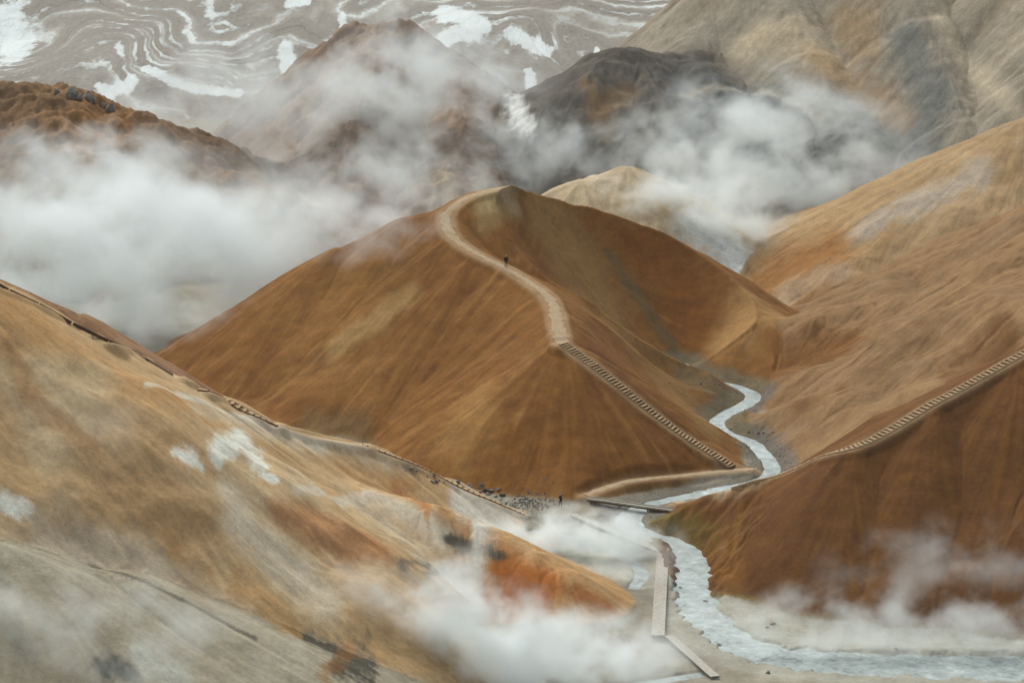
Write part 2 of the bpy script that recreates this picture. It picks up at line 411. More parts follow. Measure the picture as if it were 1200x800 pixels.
paint((156, 112, 60), [(290, 690, 22), (330, 715, 26), (350, 745, 10)], .85)
paint((186, 174, 154), [(270, 580, 14), (290, 620, 24), (330, 660, 24), (380, 700, 20)], .85)
paint((176, 162, 142), [(60, 645, 30), (180, 660, 18), (300, 745, 26)], .8)
paint((162, 102, 54), [(330, 600, 16), (370, 615, 26), (440, 640, 22), (400, 640, 20)], .9)
paint((170, 122, 72), [(400, 548, 16), (480, 572, 10)], .7)
paint((192, 180, 162), [(350, 572, 7), (430, 578, 8), (480, 600, 10), (520, 630, 12)], .9, rag=.2)
paint((186, 168, 146), [(420, 590, 12), (460, 620, 14), (500, 650, 12)], .7, along=True)
paint((164, 100, 48), [(465, 575, 7), (500, 592, 5)], .8)
paint((150, 108, 74), [(520, 600, 8), (600, 640, 7)], .6)
paint((154, 86, 26), [(590, 668, 26), (630, 690, 34), (575, 705, 26)], 1.0, rag=.3, only=['lobe', 'floor'])
paint((150, 92, 48), [(680, 695, 14), (715, 715, 10)], .9, rag=.5)
paint((58, 56, 50), [(528, 632, 8), (560, 642, 10), (588, 650, 6)], .95, rag=.7)
paint((178, 172, 160), [(500, 660, 18), (560, 660, 10), (530, 672, 14)], .85, rag=.6)
paint((70, 66, 58), [(500, 672, 4), (520, 662, 3), (470, 660, 5)], .8, rag=.8)
paint((196, 192, 182), [(540, 600, 12), (590, 620, 12), (560, 625, 8)], .9, rag=.4, only=['floor', 'left', 'lobe'])
# nearest clay bank
paint((70, 66, 58), [(125, 782, 14), (150, 786, 14)], .95, rag=.6)
paint((202, 200, 190), [(170, 770, 16), (200, 790, 20), (160, 762, 8)], .8, rag=.6)
paint((70, 64, 54), [(105, 661, 2), (150, 674, 2.4), (200, 696, 2.4), (250, 722, 2), (300, 748, 1.6)], .7, rag=.7)  # shade of the crease behind the bank, painted as a thin dark line
paint((66, 62, 54), [(395, 778, 10), (430, 776, 12), (360, 748, 5)], .9, rag=.7)
paint((150, 100, 60), [(380, 790, 8), (410, 760, 8)], .6, rag=.7)
# right side
paint((124, 78, 30), [(900, 430, 20), (960, 410, 26), (1000, 400, 16)], .8, only=['rightmid'], along=True)
paint((164, 134, 104), [(860, 500, 20), (900, 510, 30)], .5, only=['rightmid'])
paint((104, 96, 86), [(800, 440, 10), (850, 462, 14), (870, 500, 16), (900, 540, 10)], .7, rag=.5)
paint((108, 68, 28), [(1120, 440, 12), (1180, 405, 14)], .7, only=['rightmid'])
paint((148, 96, 42), [(900, 330, 20), (950, 310, 26), (980, 300, 20)], .8, only=['upright'])
paint((180, 160, 136), [(880, 345, 8), (920, 340, 12), (990, 315, 10)], .5, only=['upright'], along=True)
paint((182, 176, 160), [(1010, 270, 14), (1090, 230, 16), (1150, 200, 14)], .5, only=['upright'], along=True)
paint((138, 90, 46), [(840, 640, 14), (860, 680, 14)], .5, only=['right'])
paint((150, 110, 78), [(868, 592, 3), (864, 620, 4), (858, 650, 3)], .4, rag=.5)
# far side
paint((206, 208, 202), [(862, 312, 20), (850, 285, 30), (820, 262, 24)], .9, rag=.6, only=['floor', 'knoll', 'dark', 'mount'])
paint((142, 104, 64), [(1000, 30, 26), (1020, 60, 14)], .4, only=['mount'], along=True)
paint((168, 150, 126), [(880, 50, 20), (930, 40, 26), (970, 70, 20)], .7, only=['mount', 'dark'])
paint((86, 88, 86), [(820, 115, 34), (890, 140, 44), (970, 170, 50), (1050, 175, 44), (1110, 205, 30)], .85, only=['mount', 'dark'], soft=.9)
paint((98, 99, 97), [(960, 150, 36), (1030, 190, 50), (1110, 205, 50), (1180, 150, 30)], .75, only=['mount', 'dark'], along=True)
paint((92, 94, 92), [(1060, 40, 16), (1100, 120, 24), (1060, 170, 26), (1120, 215, 20)], .7, only=['mount'], along=True)
paint((146, 110, 76), [(960, 70, 20), (1010, 110, 18), (1060, 140, 12)], .5, only=['mount'], along=True)
paint((176, 160, 136), [(1100, 20, 10), (1150, 90, 10), (1190, 130, 8)], .5, only=['mount'], along=True)
paint((150, 142, 130), [(800, 112, 4), (850, 104, 4), (900, 108, 4), (960, 140, 5)], .7, rag=.3)
paint((136, 104, 70), [(690, 100, 10), (705, 140, 14), (735, 110, 10)], .5, only=['dark'], along=True)
paint((204, 204, 200), [(600, 115, 9), (610, 140, 10), (622, 152, 6)], .95, rag=.6)
paint((150, 104, 60), [(90, 150, 18), (130, 165, 16)], .7, only=['leftmid'])
# trampled and wet ground, stream beds
for line, wd in ((stream_a, 3.4),):
    D, V = near_line(line, 9)
    mixc((112, 104, 94), .85 * sstep(wd, wd * .45, D + FB1 * 1.2 - V[..., 1]) * sstep(320, 350, Y))
    mixc((178, 172, 162), .6 * sstep(wd, wd * .45, D + FB1 * 1.2 - V[..., 1]) * sstep(345, 325, Y) * ~own('right'))
paint((186, 184, 174), [(640, 625, 14), (700, 645, 20), (745, 670, 14)], .8, only=['floor'], rag=.5)
paint((174, 168, 158), [(850, 735, 14), (900, 745, 16), (1000, 755, 18), (1200, 760, 18)], .9, only=['floor'], rag=.5)
C *= (1 + 0.08 * FB1 + (0.20 * ST0 + 0.34 * ST1 + 0.26 * ST2) * steep + 0.08 * FB2)[..., None]
sat_ = sstep(.35, .75, 1 - C.min(-1) / C.max(-1))
C[..., 2] *= 1 - .14 * sat_
for n, k in {'main': (.92, .89, .66), 'right': (.76, .80, .36), 'upright': (.86, .86, .92), 'left': (1.08, 1.10, 1.08), 'lobe': (1.04, 1.04, 1.0), 'mount': (1.05, 1.07, 1.05), 'near': (.74, .77, .73), 'rightmid': (.80, .81, .84), 'floor': (.80, .84, .80)}.items():
    C[own(n)] *= np.array(k)
C = np.clip(C, 0.012, 0.85)
lm = (own('left') * 1.0 + own('lobe') * .2) * (.22 + .2 * FB2)
mixc((178, 160, 132), np.clip(lm, 0, .5))
# corridors beside the paths are trodden paler
mixc((160, 134, 102), np.clip(corr * corr * .6 * (1 + .5 * FB1), 0, 1) * (Y > 280))

# glacier: how clean the snow is, and the layering field its ash bands follow
GM = own('glacier')
snow = np.zeros_like(X)
for pts in ([(0, 20, 16), (14, 45, 22), (20, 62, 18)], [(150, 100, 10), (130, 108, 8), (115, 100, 4)], [(335, 58, 9), (360, 74, 11), (385, 82, 8)], [(520, 15, 12), (560, 30, 16), (520, 45, 9), (500, 50, 7)], [(600, 40, 10), (640, 60, 8)],
            [(620, 85, 6), (645, 105, 8), (655, 122, 5)], [(790, 38, 12), (830, 22, 8)], [(170, 80, 4), (200, 95, 4), (280, 110, 5)], [(400, 20, 5), (450, 34, 4)], [(700, 60, 4), (690, 80, 5)], [(380, 100, 5), (470, 60, 6)], [(340, 4, 6), (360, 2, 5)]):
    np.maximum(snow, stroke(pts, soft=.45, rag=.35, only=['glacier']), out=snow)
gxw = X / 55 + 0.55 * fbm(X / 60, Y / 150, 91, 3); gyw = Y / 120 + 0.5 * fbm(X / 60, Y / 150, 95, 3)
strata = 1.6 * gyw + 0.9 * fbm(gxw, gyw, 99, 3)
for (u, v, ru, amp) in ((690, 62, 60, .9), (120, 50, 50, -.8), (30, 60, 50, .7), (480, 40, 50, -.6), (250, 40, 60, .6), (770, 20, 40, .5)):
    c = hit(u, v); rr = ru * c[1] / F
    strata = strata + amp * np.exp(-(((X - c[0]) / rr) ** 2 + ((Y - c[1]) / (rr * 2.6)) ** 2))

# ------------------------------------------------------------------ materials
MATS = {}
def newmat(name):
    m = bpy.data.materials.new(name); m.use_nodes = True; m.node_tree.nodes.clear(); MATS[name] = m
    t = m.node_tree
    def N(k, **a):
        n = t.nodes.new('ShaderNode' + k)
        for q, w in a.items(): setattr(n, q, w)
        return n
    def Lk(a, b): t.links.new(a, b)
    out = N('OutputMaterial'); return m, N, Lk, out
def noise(N, Lk, vec, scale, detail=4, rough=.55, dist=0):
    n = N('TexNoise'); n.inputs['Scale'].default_value = scale; n.inputs['Detail'].default_value = detail; n.inputs['Roughness'].default_value = rough; n.inputs['Distortion'].default_value = dist
    Lk(vec, n.inputs['Vector']); return n.outputs['Fac']
def ramp(N, Lk, fac, stops):
    r = N('ValToRGB'); e = r.color_ramp.elements
    while len(e) < len(stops): e.new(0.5)
    for q, (p, c) in zip(e, stops):
        q.position = p; q.color = tuple(c) + (1,) if not np.isscalar(c) else (c, c, c, 1)
    Lk(fac, r.inputs['Fac']); return r.outputs['Color']
def mul(N, Lk, a, b, fac=1.0, mode='MULTIPLY'):
    n = N('Mix', data_type='RGBA', blend_type=mode); n.inputs['Factor'].default_value = fac
    Lk(a, n.inputs[6]); Lk(b, n.inputs[7]); return n.outputs[2]
def bump(N, Lk, h, strength, dist):
    b = N('Bump'); b.inputs['Strength'].default_value = strength; b.inputs['Distance'].default_value = dist
    Lk(h, b.inputs['Height']); return b.outputs['Normal']
def mat_earth():
    m, N, Lk, out = newmat('earth')
    bs = N('BsdfPrincipled'); bs.inputs['Roughness'].default_value = .95; bs.inputs['Specular IOR Level'].default_value = .12
    a = N('Attribute', attribute_name='Col')
    pos = N('NewGeometry').outputs['Position']
    n1 = noise(N, Lk, pos, 1.7, 6, .65); n2 = noise(N, Lk, pos, .35, 5, .6); n3 = noise(N, Lk, pos, 5.5, 3, .7)
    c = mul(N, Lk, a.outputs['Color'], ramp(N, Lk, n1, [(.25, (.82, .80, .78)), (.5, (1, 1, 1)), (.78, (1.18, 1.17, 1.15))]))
    c = mul(N, Lk, c, ramp(N, Lk, n2, [(.3, (.84, .82, .80)), (.5, (1, 1, 1)), (.72, (1.14, 1.15, 1.16))]))
    c = mul(N, Lk, c, ramp(N, Lk, n3, [(.26, (.74, .72, .70)), (.44, (1, 1, 1)), (.8, (1.08, 1.08, 1.08))]))
    Lk(c, bs.inputs['Base Color'])
    n4 = noise(N, Lk, pos, 11, 2, .6)
    c = mul(N, Lk, c, ramp(N, Lk, n4, [(.30, (.70, .68, .66)), (.40, (1, 1, 1)), (.62, (1, 1, 1)), (.72, (1.18, 1.18, 1.18))]), .9)
    Lk(c, bs.inputs['Base Color'])
    ad = N('Math', operation='ADD'); Lk(n1, ad.inputs[0]); Lk(n3, ad.inputs[1])
    Lk(bump(N, Lk, ad.outputs[0], .35, .22), bs.inputs['Normal'])
    Lk(bs.outputs[0], out.inputs['Surface']); return m
def mat_glacier():
    m, N, Lk, out = newmat('dirty_snow')
    bs = N('BsdfPrincipled'); bs.inputs['Roughness'].default_value = .8; bs.inputs['Specular IOR Level'].default_value = .2
    st = N('Attribute', attribute_name='strata').outputs['Fac']; sn = N('Attribute', attribute_name='snow').outputs['Fac']
    pos = N('NewGeometry').outputs['Position']
    mp = N('Mapping'); mp.inputs['Scale'].default_value = (1, .35, 1); Lk(pos, mp.inputs['Vector']); pos = mp.outputs[0]
    n = noise(N, Lk, pos, .12, 6, .6); nf = noise(N, Lk, pos, .9, 4, .6)
    w = N('Math', operation='MULTIPLY_ADD'); Lk(n, w.inputs[0]); w.inputs[1].default_value = .34; Lk(st, w.inputs[2])
    def bands(k, stops, off=0.0):
        a = N('Math', operation='MULTIPLY_ADD'); Lk(w.outputs[0], a.inputs[0]); a.inputs[1].default_value = k; a.inputs[2].default_value = off
        f = N('Math', operation='FRACT'); Lk(a.outputs[0], f.inputs[0]); return ramp(N, Lk, f.outputs[0], stops)
    ash = lin((120, 112, 102)) * GAIN; ash2 = lin((152, 146, 136)) * GAIN; ash3 = lin((84, 78, 70)) * GAIN; wht = np.clip(lin((200, 206, 205)) * GAIN, 0, .88)
    b1 = bands(2.3, [(0, ash), (.20, ash2), (.28, wht * .85), (.33, ash2), (.45, ash), (.66, ash * .95), (.71, ash3 * 1.1), (.75, ash), (1, ash)])
    b2 = bands(13, [(0, 1.0), (.42, 1.05), (.5, .70), (.58, 1.0), (.8, 1.22), (.9, 1.0), (1, 1.0)], .3)
    lm = noise(N, Lk, pos, .045, 3, .5)
    one = N('RGB'); one.outputs[0].default_value = (1, 1, 1, 1)
    mb = N('Mix', data_type='RGBA'); Lk(ramp(N, Lk, lm, [(.42, 0.0), (.62, 1.0)]), mb.inputs['Factor']); Lk(one.outputs[0], mb.inputs[6]); Lk(b2, mb.inputs[7])
    flat = N('RGB'); flat.outputs[0].default_value = tuple(ash * 1.05) + (1,)
    mb1 = N('Mix', data_type='RGBA'); Lk(ramp(N, Lk, noise(N, Lk, pos, .03, 3, .5), [(.40, .1), (.60, 1.0)]), mb1.inputs['Factor']); Lk(flat.outputs[0], mb1.inputs[6]); Lk(b1, mb1.inputs[7])
    c = mul(N, Lk, mb1.outputs[2], mb.outputs[2], .8)
    c = mul(N, Lk, c, ramp(N, Lk, nf, [(.3, .82), (.5, 1.0), (.75, 1.1)]))
    # clean snow
    wn = N('RGB'); wn.outputs[0].default_value = tuple(wht) + (1,)
    b3 = bands(9, [(0, 1.0), (.6, .98), (.68, .80), (.74, 1.0), (1, 1.0)], .1)
    cw = mul(N, Lk, wn.outputs[0], b3, .8)
    mx = N('Mix', data_type='RGBA'); b4 = bands(4.2, [(0, 0.0), (.40, 0.0), (.62, .42), (.78, .30), (.86, .05), (1, 0.0)], .6)
    b5 = bands(21, [(0, 0.0), (.6, 0.0), (.8, .14), (1, 0.0)], .15)
    s1 = N('Math', operation='ADD'); Lk(b4, s1.inputs[0]); Lk(b5, s1.inputs[1])
    sm = N('Math', operation='MULTIPLY'); Lk(s1.outputs[0], sm.inputs[0]); Lk(ramp(N, Lk, noise(N, Lk, pos, .035, 4, .6), [(.40, .15), (.58, 1.3)]), sm.inputs[1]); s1 = sm
    s2 = N('Math', operation='MULTIPLY_ADD'); Lk(noise(N, Lk, pos, .2, 5, .65), s2.inputs[0]); s2.inputs[1].default_value = 1.5; Lk(s1.outputs[0], s2.inputs[2])
    s3 = N('Math', operation='MULTIPLY_ADD'); Lk(sn, s3.inputs[0]); s3.inputs[1].default_value = .85; Lk(s2.outputs[0], s3.inputs[2])
    Lk(ramp(N, Lk, s3.outputs[0], [(.0, 0.0), (.57, 0.0), (.76, .8), (1, 1.0)]), mx.inputs['Factor'])
    dv = N('Math', operation='MULTIPLY'); Lk(s3.outputs[0], dv.inputs[0]); dv.inputs[1].default_value = .55; Lk(dv.outputs[0], mx.inputs['Factor'].links[0].from_node.inputs['Fac']); Lk(c, mx.inputs[6]); Lk(cw, mx.inputs[7])
    Lk(mx.outputs[2], bs.inputs['Base Color'])
    Lk(bump(N, Lk, n, .6, 2.0), bs.inputs['Normal'])
    Lk(bs.outputs[0], out.inputs['Surface']); return m
def mat_simple(name, c, c2, scale, rough=.85, bs_=.3, bd=.03, spec=.25):
    m, N, Lk, out = newmat(name)
    bs = N('BsdfPrincipled'); bs.inputs['Roughness'].default_value = rough; bs.inputs['Specular IOR Level'].default_value = spec
    pos = N('NewGeometry').outputs['Position']
    n = noise(N, Lk, pos, scale, 5, .6)
    Lk(ramp(N, Lk, n, [(.3, np.clip(lin(c) * GAIN, 0, .85)), (.7, np.clip(lin(c2) * GAIN, 0, .85))]), bs.inputs['Base Color'])
    if bs_: Lk(bump(N, Lk, n, bs_, bd), bs.inputs['Normal'])
    Lk(bs.outputs[0], out.inputs['Surface']); return m
mat_earth(); mat_glacier()
mat_simple('path_dust', (150, 128, 100), (174, 152, 124), 1.2, .95, .3, .05, .1)
mat_simple('pale_boards', (150, 142, 130), (182, 174, 162), 2.5, .85)
mat_simple('step_gravel', (152, 126, 94), (172, 146, 112), 4, .95, .3, .02, .1)
mat_simple('dark_timber', (78, 58, 40), (106, 82, 60), 3, .85)
mat_simple('step_timber', (122, 94, 66), (146, 114, 82), 3, .85)
mat_simple('brown_timber', (104, 72, 48), (134, 98, 70), 3, .85)
mat_simple('grey_rock', (92, 88, 82), (140, 134, 126), 1.6, .9, .7, .1)
mat_simple('dark_rock', (44, 42, 40), (70, 66, 62), 1.6, .9, .7, .1)
mat_simple('jacket', (22, 22, 26), (34, 33, 38), 9, .8)
mat_simple('trousers', (30, 28, 28), (44, 42, 42), 9, .85)
mat_simple('skin', (190, 150, 128), (200, 160, 138), 9, .6)
mat_simple('pale_knit', (186, 176, 166), (204, 194, 184), 30, .9)
mat_simple('boots', (40, 34, 30), (54, 46, 40), 12, .8)
def mat_water():
    m, N, Lk, out = newmat('milky_water')
    bs = N('BsdfPrincipled'); bs.inputs['Roughness'].default_value = .38; bs.inputs['IOR'].default_value = 1.33
    pos = N('NewGeometry').outputs['Position']
    n = noise(N, Lk, pos, .28, 5, .6, 1.2); n2 = noise(N, Lk, pos, 1.1, 3, .55, .8)
    ad = N('Math', operation='ADD'); Lk(n, ad.inputs[0]); Lk(n2, ad.inputs[1])
    hf = N('Math', operation='MULTIPLY'); Lk(ad.outputs[0], hf.inputs[0]); hf.inputs[1].default_value = .5
    Lk(ramp(N, Lk, hf.outputs[0], [(.34, lin((106, 112, 108)) * GAIN), (.45, lin((142, 151, 149)) * GAIN), (.56, lin((162, 171, 169)) * GAIN), (.72, np.clip(lin((200, 207, 205)) * GAIN, 0, .85))]), bs.inputs['Base Color'])
    Lk(bump(N, Lk, n2, .12, .06), bs.inputs['Normal'])
    Lk(bs.outputs[0], out.inputs['Surface'])
mat_water()

# ------------------------------------------------------------------ objects
def tag(o, label, cat, group=None, kind=None):
    o['label'] = label; o['category'] = cat
    if group: o['group'] = group
    if kind: o['kind'] = kind
    return o
def mesh_np(name, verts, faces, mat, smooth=True):
    me = bpy.data.meshes.new(name)
    nf, k = faces.shape
    me.vertices.add(len(verts)); me.vertices.foreach_set('co', np.ascontiguousarray(verts, dtype=np.float32).ravel())
    me.loops.add(nf * k); me.loops.foreach_set('vertex_index', np.ascontiguousarray(faces, dtype=np.int32).ravel())
    me.polygons.add(nf); me.polygons.foreach_set('loop_start', np.arange(0, nf * k, k, dtype=np.int32))
    me.polygons.foreach_set('loop_total', np.full(nf, k, dtype=np.int32))
    me.polygons.foreach_set('use_smooth', np.full(nf, smooth, dtype=bool))
    me.materials.append(MATS[mat]); me.update(calc_edges=True)
    return me
def link(name, me, parent=None):
    o = bpy.data.objects.new(name, me); COL.objects.link(o)
    if parent: o.parent = parent
    return o

# terrain, cut along the creases into the hills it is made of
VERT = np.stack([X, Y, H], -1).reshape(-1, 3)
I, J = np.meshgrid(np.arange(NR - 1), np.arange(NC - 1), indexing='ij')
q0 = I * NC + J
QUADS = np.stack([q0, q0 + 1, q0 + NC + 1, q0 + NC], -1).reshape(-1, 4)
QOWN = OWN[:-1, :-1].reshape(-1)
LAB = {
 'floor': ('valley_floor', 'pale grey and brown gravelly valley floor between the hills', 'ground'),
 'camp': ('hillside', 'brown hillside falling away below the viewpoint', 'hill'),
 'glacier': ('glacier', 'dirty snowfield with swirling ash bands behind the mountains', 'glacier'),
 'main': ('hill', 'rust brown central hill with a pale footpath over its crest', 'hill'),
 'left': ('hill', 'tan hillside with white clay patches below the brown timber steps', 'hill'),
 'lobe': ('hill', 'low clay spur with pale bands ending in a bright orange knob', 'hill'),
 'near': ('hill', 'pale grey clay bank below the tan hillside', 'hill'),
 'right': ('hill', 'dark ochre hill with long straight stairs along its edge', 'hill'),
 'rightmid': ('hill', 'gullied brown slope rising from the winding upper stream', 'hill'),
 'upright': ('hill', 'beige hill with a pale crest in front of the grey streaked mountain', 'hill'),
 'behind': ('hill', 'small reddish ridge half hidden in steam behind the tan hillside', 'hill'),
 'knoll': ('hill', 'pale rounded knoll just behind the central hill beside steam', 'hill'),
 'dark': ('mountain', 'dark grey rocky mountain spur behind the central hill', 'mountain'),
 'mount': ('mountain', 'large mountain flank streaked grey beige and orange', 'mountain'),
 'red': ('mountain', 'reddish brown rounded peak half veiled in steam below the snowfield', 'mountain'),
 'leftmid': ('mountain', 'brown and orange craggy ridge above the largest steam cloud', 'mountain'),
}
Cf = np.concatenate([C.reshape(-1, 3), np.ones((NR * NC, 1))], 1).astype(np.float32)
for n in NAMES:
    f = QUADS[QOWN == IDX[n]]
    if len(f) == 0: continue
    ids, inv = np.unique(f, return_inverse=True)
    me = mesh_np(LAB[n][0], VERT[ids], inv.reshape(-1, 4), 'dirty_snow' if n == 'glacier' else 'earth')
    if n == 'glacier':
        for an, G in (('strata', strata), ('snow', snow)):
            at = me.attributes.new(an, 'FLOAT', 'POINT'); at.data.foreach_set('value', G.reshape(-1)[ids].astype(np.float32))
    else:
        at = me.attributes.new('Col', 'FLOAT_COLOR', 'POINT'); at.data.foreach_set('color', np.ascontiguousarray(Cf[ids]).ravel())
    tag(link(LAB[n][0], me), LAB[n][1], LAB[n][2], kind='structure')

def ribbon(line, halfw, n, lift, drape, jit=0.0, seed=1):
    line = np.array(line); T = np.gradient(line[:, :2], axis=0); T /= np.linalg.norm(T, axis=1)[:, None] + 1e-9
    Nn = np.stack([-T[:, 1], T[:, 0]], 1)
    hw = np.broadcast_to(halfw, (len(line),)).astype(float)
    s = np.arange(len(line)) * 1.0
    V = []
    for k in np.linspace(-1, 1, n):
        j = 1 + jit * (pn(s * .35, s * 0 + (1 if k > 0 else 7.3), seed) + .5 * pn(s * 1.1, s * 0 + (2 if k > 0 else 9.3), seed))
        xy = line[:, :2] + Nn * (k * hw * j)[:, None]
        z = hs_grid(H, xy[:, 0], xy[:, 1]) + lift * (1 - 0.0 * k * k) if drape else line[:, 2] + lift
        if drape and abs(abs(k) - 1) < 1e-6: z = z - lift * 1.6
        V.append(np.column_stack([xy, z]))
    V = np.stack(V, 1); m, k = V.shape[:2]
    a, b = np.meshgrid(np.arange(m - 1), np.arange(k - 1), indexing='ij'); q = a * k + b
    return V.reshape(-1, 3), np.stack([q, q + k, q + k + 1, q + 1], -1).reshape(-1, 4)
def resample(line, step): return dense(line[:: max(1, int(2 / 0.8))], step)
for line, w, lab in ((path_top, np.interp(np.linspace(0, 1, 400), [0, .15, .3, .45, .62, .75, .9, 1], [.8, .9, .9, .65, .6, .85, 1.15, 1.0]), 'pale trodden footpath winding down the crest of the central hill'),
                     (path_foot, 0.75, 'pale footpath along the foot of the central hill to the bridge'),
                     (path_right, 0.85, 'narrow path below the stairs of the dark ochre hill')):
    l = dense(line, .35)
    ww = np.interp(np.linspace(0, 1, len(l)), np.linspace(0, 1, 400), w) if not np.isscalar(w) else w
    v, f = ribbon(l, ww, 9, .07, True, .55, 3)
    tag(link('path', mesh_np('path', v, f, 'path_dust')), lab, 'path', kind='structure')
for line, lab, nm in ((stream_a, 'milky white stream winding between the hills', 'stream'), (wash, 'shallow milky wash spreading beside the wide boardwalk', 'water'), (pond_c, 'pale steaming pool below the low boardwalk', 'water')):
    v, f = ribbon(line, line[:, 3] * 1.7 + .6, 13, 0, False)
    tag(link(nm, mesh_np(nm, v, f, 'milky_water')), lab, 'stream' if nm == 'stream' else 'pool', kind='structure')

# ---- boxes and parts
def box_mesh(name, lx, ly, lz, mat, bev=0.0, top=None):
    bm = bmesh.new(); bmesh.ops.create_cube(bm, size=1); bmesh.ops.scale(bm, vec=(lx, ly, lz), verts=bm.verts)
    if bev: bmesh.ops.bevel(bm, geom=bm.edges[:], offset=bev, segments=1, affect='EDGES')
    me = bpy.data.meshes.new(name); me.materials.append(MATS[mat])
    if top:
        me.materials.append(MATS[top])
        for f in bm.faces:
            if f.normal.z > .5: f.material_index = 1
    bm.to_mesh(me); bm.free(); return me
def empty(name, loc):
    o = bpy.data.objects.new(name, None); COL.objects.link(o); o.location = loc; o.empty_display_size = .3; return o
def put(name, me, root, loc, rz=0, rx=0):
    o = link(name, me, root); o.location = Vector(loc) - root.location; o.rotation_euler = (rx, 0, rz); return o
def staircase(line, width, run, label, mats, stringer=True, group='timber stairs on the hills', gap=None):
    L = dense(line, run)
    a = L[-1]
    root = empty('staircase', tuple(a)); tag(root, label, 'stairs', group)
    tread = box_mesh('step', width, run * .74, .16, mats[0], .012, mats[1])
    for i in range(len(L)):
        d = L[min(i + 1, len(L) - 1)] - L[max(i - 1, 0)]
        if gap and gap(i): continue
        o = put('step', tread, root, (L[i][0] + random.uniform(-.06, .06), L[i][1] + random.uniform(-.05, .05), L[i][2] + .08 + random.uniform(-.03, .03)), math.atan2(d[1], d[0]) - math.pi / 2 + random.uniform(-.08, .08), random.uniform(-.05, .05))
        o.scale = (random.uniform(.86, 1.08), random.uniform(.8, 1.2), 1)
    if stringer:
        for s in (-1, 1):
            T = np.gradient(L[:, :2], axis=0); T /= np.linalg.norm(T, axis=1)[:, None]
            e = L.copy(); e[:, 0] += -T[:, 1] * s * (width / 2 + .06); e[:, 1] += T[:, 0] * s * (width / 2 + .06); e[:, 2] += .04
            V = []; Fc = []
            for i, p in enumerate(e):
                n_ = np.array([-T[i, 1], T[i, 0]]) * .05
                for sx, sz in ((-1, -.15), (1, -.15), (1, .12), (-1, .12)): V.append([p[0] + n_[0] * sx, p[1] + n_[1] * sx, p[2] + sz])
            for i in range(len(e) - 1):
                for k in range(4): Fc.append([i * 4 + k, i * 4 + (k + 1) % 4, i * 4 + 4 + (k + 1) % 4, i * 4 + 4 + k])
            Fc += [[3, 2, 1, 0], [len(V) - 4, len(V) - 3, len(V) - 2, len(V) - 1]]
            me = mesh_np('stringer', np.array(V) - a, np.array(Fc), mats[2], False)
            link('stringer', me, root)
    return root
staircase(stair_main, 1.75, .5, 'long timber and gravel stairs down the edge of the central hill', ('step_timber', 'step_gravel', 'path_dust'))
staircase(stair_right, 1.3, .6, 'long straight timber stairs along the crest of the dark ochre hill', ('step_timber', 'step_gravel', 'path_dust'))
staircase(stair_left_a, 1.5, .75, 'short flight of brown timber steps high on the tan hillside beside white clay', ('dark_timber', 'step_gravel', 'brown_timber'))
staircase(stair_left_b, 1.5, .75, 'flight of brown timber steps down to the rubble at the foot of the tan hillside', ('dark_timber', 'step_gravel', 'brown_timber'))

# dark edging boards along the crest of the left slope
L = dense(edge_left, 1.0); root = empty('path_edging', tuple(L[-1])); tag(root, 'dark timber edging boards along the crest of the tan hillside', 'edging')
for i0 in range(0, len(L) - 5, 5):
    a, b = L[i0], L[i0 + 5]; d = b - a; ln = np.linalg.norm(d)
    me = box_mesh('edging_board', ln * .95, .09, .42, 'dark_timber', .01)
    o = put('edging_board', me, root, (a + b) / 2 + [0, 0, .14]); o.rotation_euler = (0, -math.asin(d[2] / ln), math.atan2(d[1], d[0]))

def boardwalk(p, q, width, label, name='boardwalk', bw=.34, posts=True, beam='pale_boards', cat='boardwalk', group='boardwalks on the valley floor', rail=0):
    p, q = np.array(p, float), np.array(q, float); d = q - p; ln = np.linalg.norm(d); az = math.atan2(d[1], d[0]); pit = math.asin(d[2] / ln)
    root = empty(name, tuple((p + q) / 2 - [0, 0, .4])); tag(root, label, cat, group)
    n = int(ln / bw); bme = box_mesh('deck_board', bw * .95, width, .06, 'pale_boards', .008)
    for i in range(n):
        c = p + d * (i + .5) / n
        o = put('deck_board', bme, root, (c[0], c[1], c[2] + random.uniform(-.006, .006))); o.rotation_euler = (0, -pit, az + random.uniform(-.006, .006))
    nn = np.array([-d[1], d[0], 0]) / math.hypot(d[0], d[1])
    sb = box_mesh('side_beam', ln, .12, .22, beam, .01); pb = box_mesh('post', .16, .16, 1.0, 'brown_timber', .01)
    for s in (-1, 1):
        c = (p + q) / 2 + nn * s * (width / 2 - .1) - [0, 0, .15]
        o = put('side_beam', sb, root, c); o.rotation_euler = (0, -pit, az)
        if rail:
            rb = box_mesh('kerb_rail', ln, .12, .12, 'pale_boards', .01)
            o = put('kerb_rail', rb, root, (p + q) / 2 + nn * s * (width / 2 - .06) + [0, 0, .13]); o.rotation_euler = (0, -pit, az)
        if posts:
            m = max(2, int(ln / 4) + 1)
            for i in range(m):
                c = p + d * (.03 + .94 * i / (m - 1)) + nn * s * (width / 2 - .22)
                put('post', pb, root, (c[0], c[1], c[2] - .62), az)
    return root
boardwalk(PZ(777, 642, .75), PZ(771, 744, .65), 1.55, 'wide pale boardwalk beside the milky stream')
boardwalk(PZ(672, 602, .8), PZ(776, 646, .8), 1.2, 'narrow pale boardwalk slanting through the steam to the wide boardwalk', bw=.4)
boardwalk(PZ(784, 744, .55), PZ(838, 792, .35), 1.1, 'low boardwalk with dark edge below the wide boardwalk', beam='dark_timber', bw=.4)
boardwalk(PZ(690, 584, 1.25), PZ(797, 599, 1.1), 1.1, 'timber footbridge crossing the stream below the central hill', name='footbridge', cat='bridge', group=None, beam='dark_timber', rail=1)
c = PZ(766, 638, .4); root = empty('timber_box', tuple(c)); tag(root, 'small brown timber box by the corner of the boardwalks', 'box')
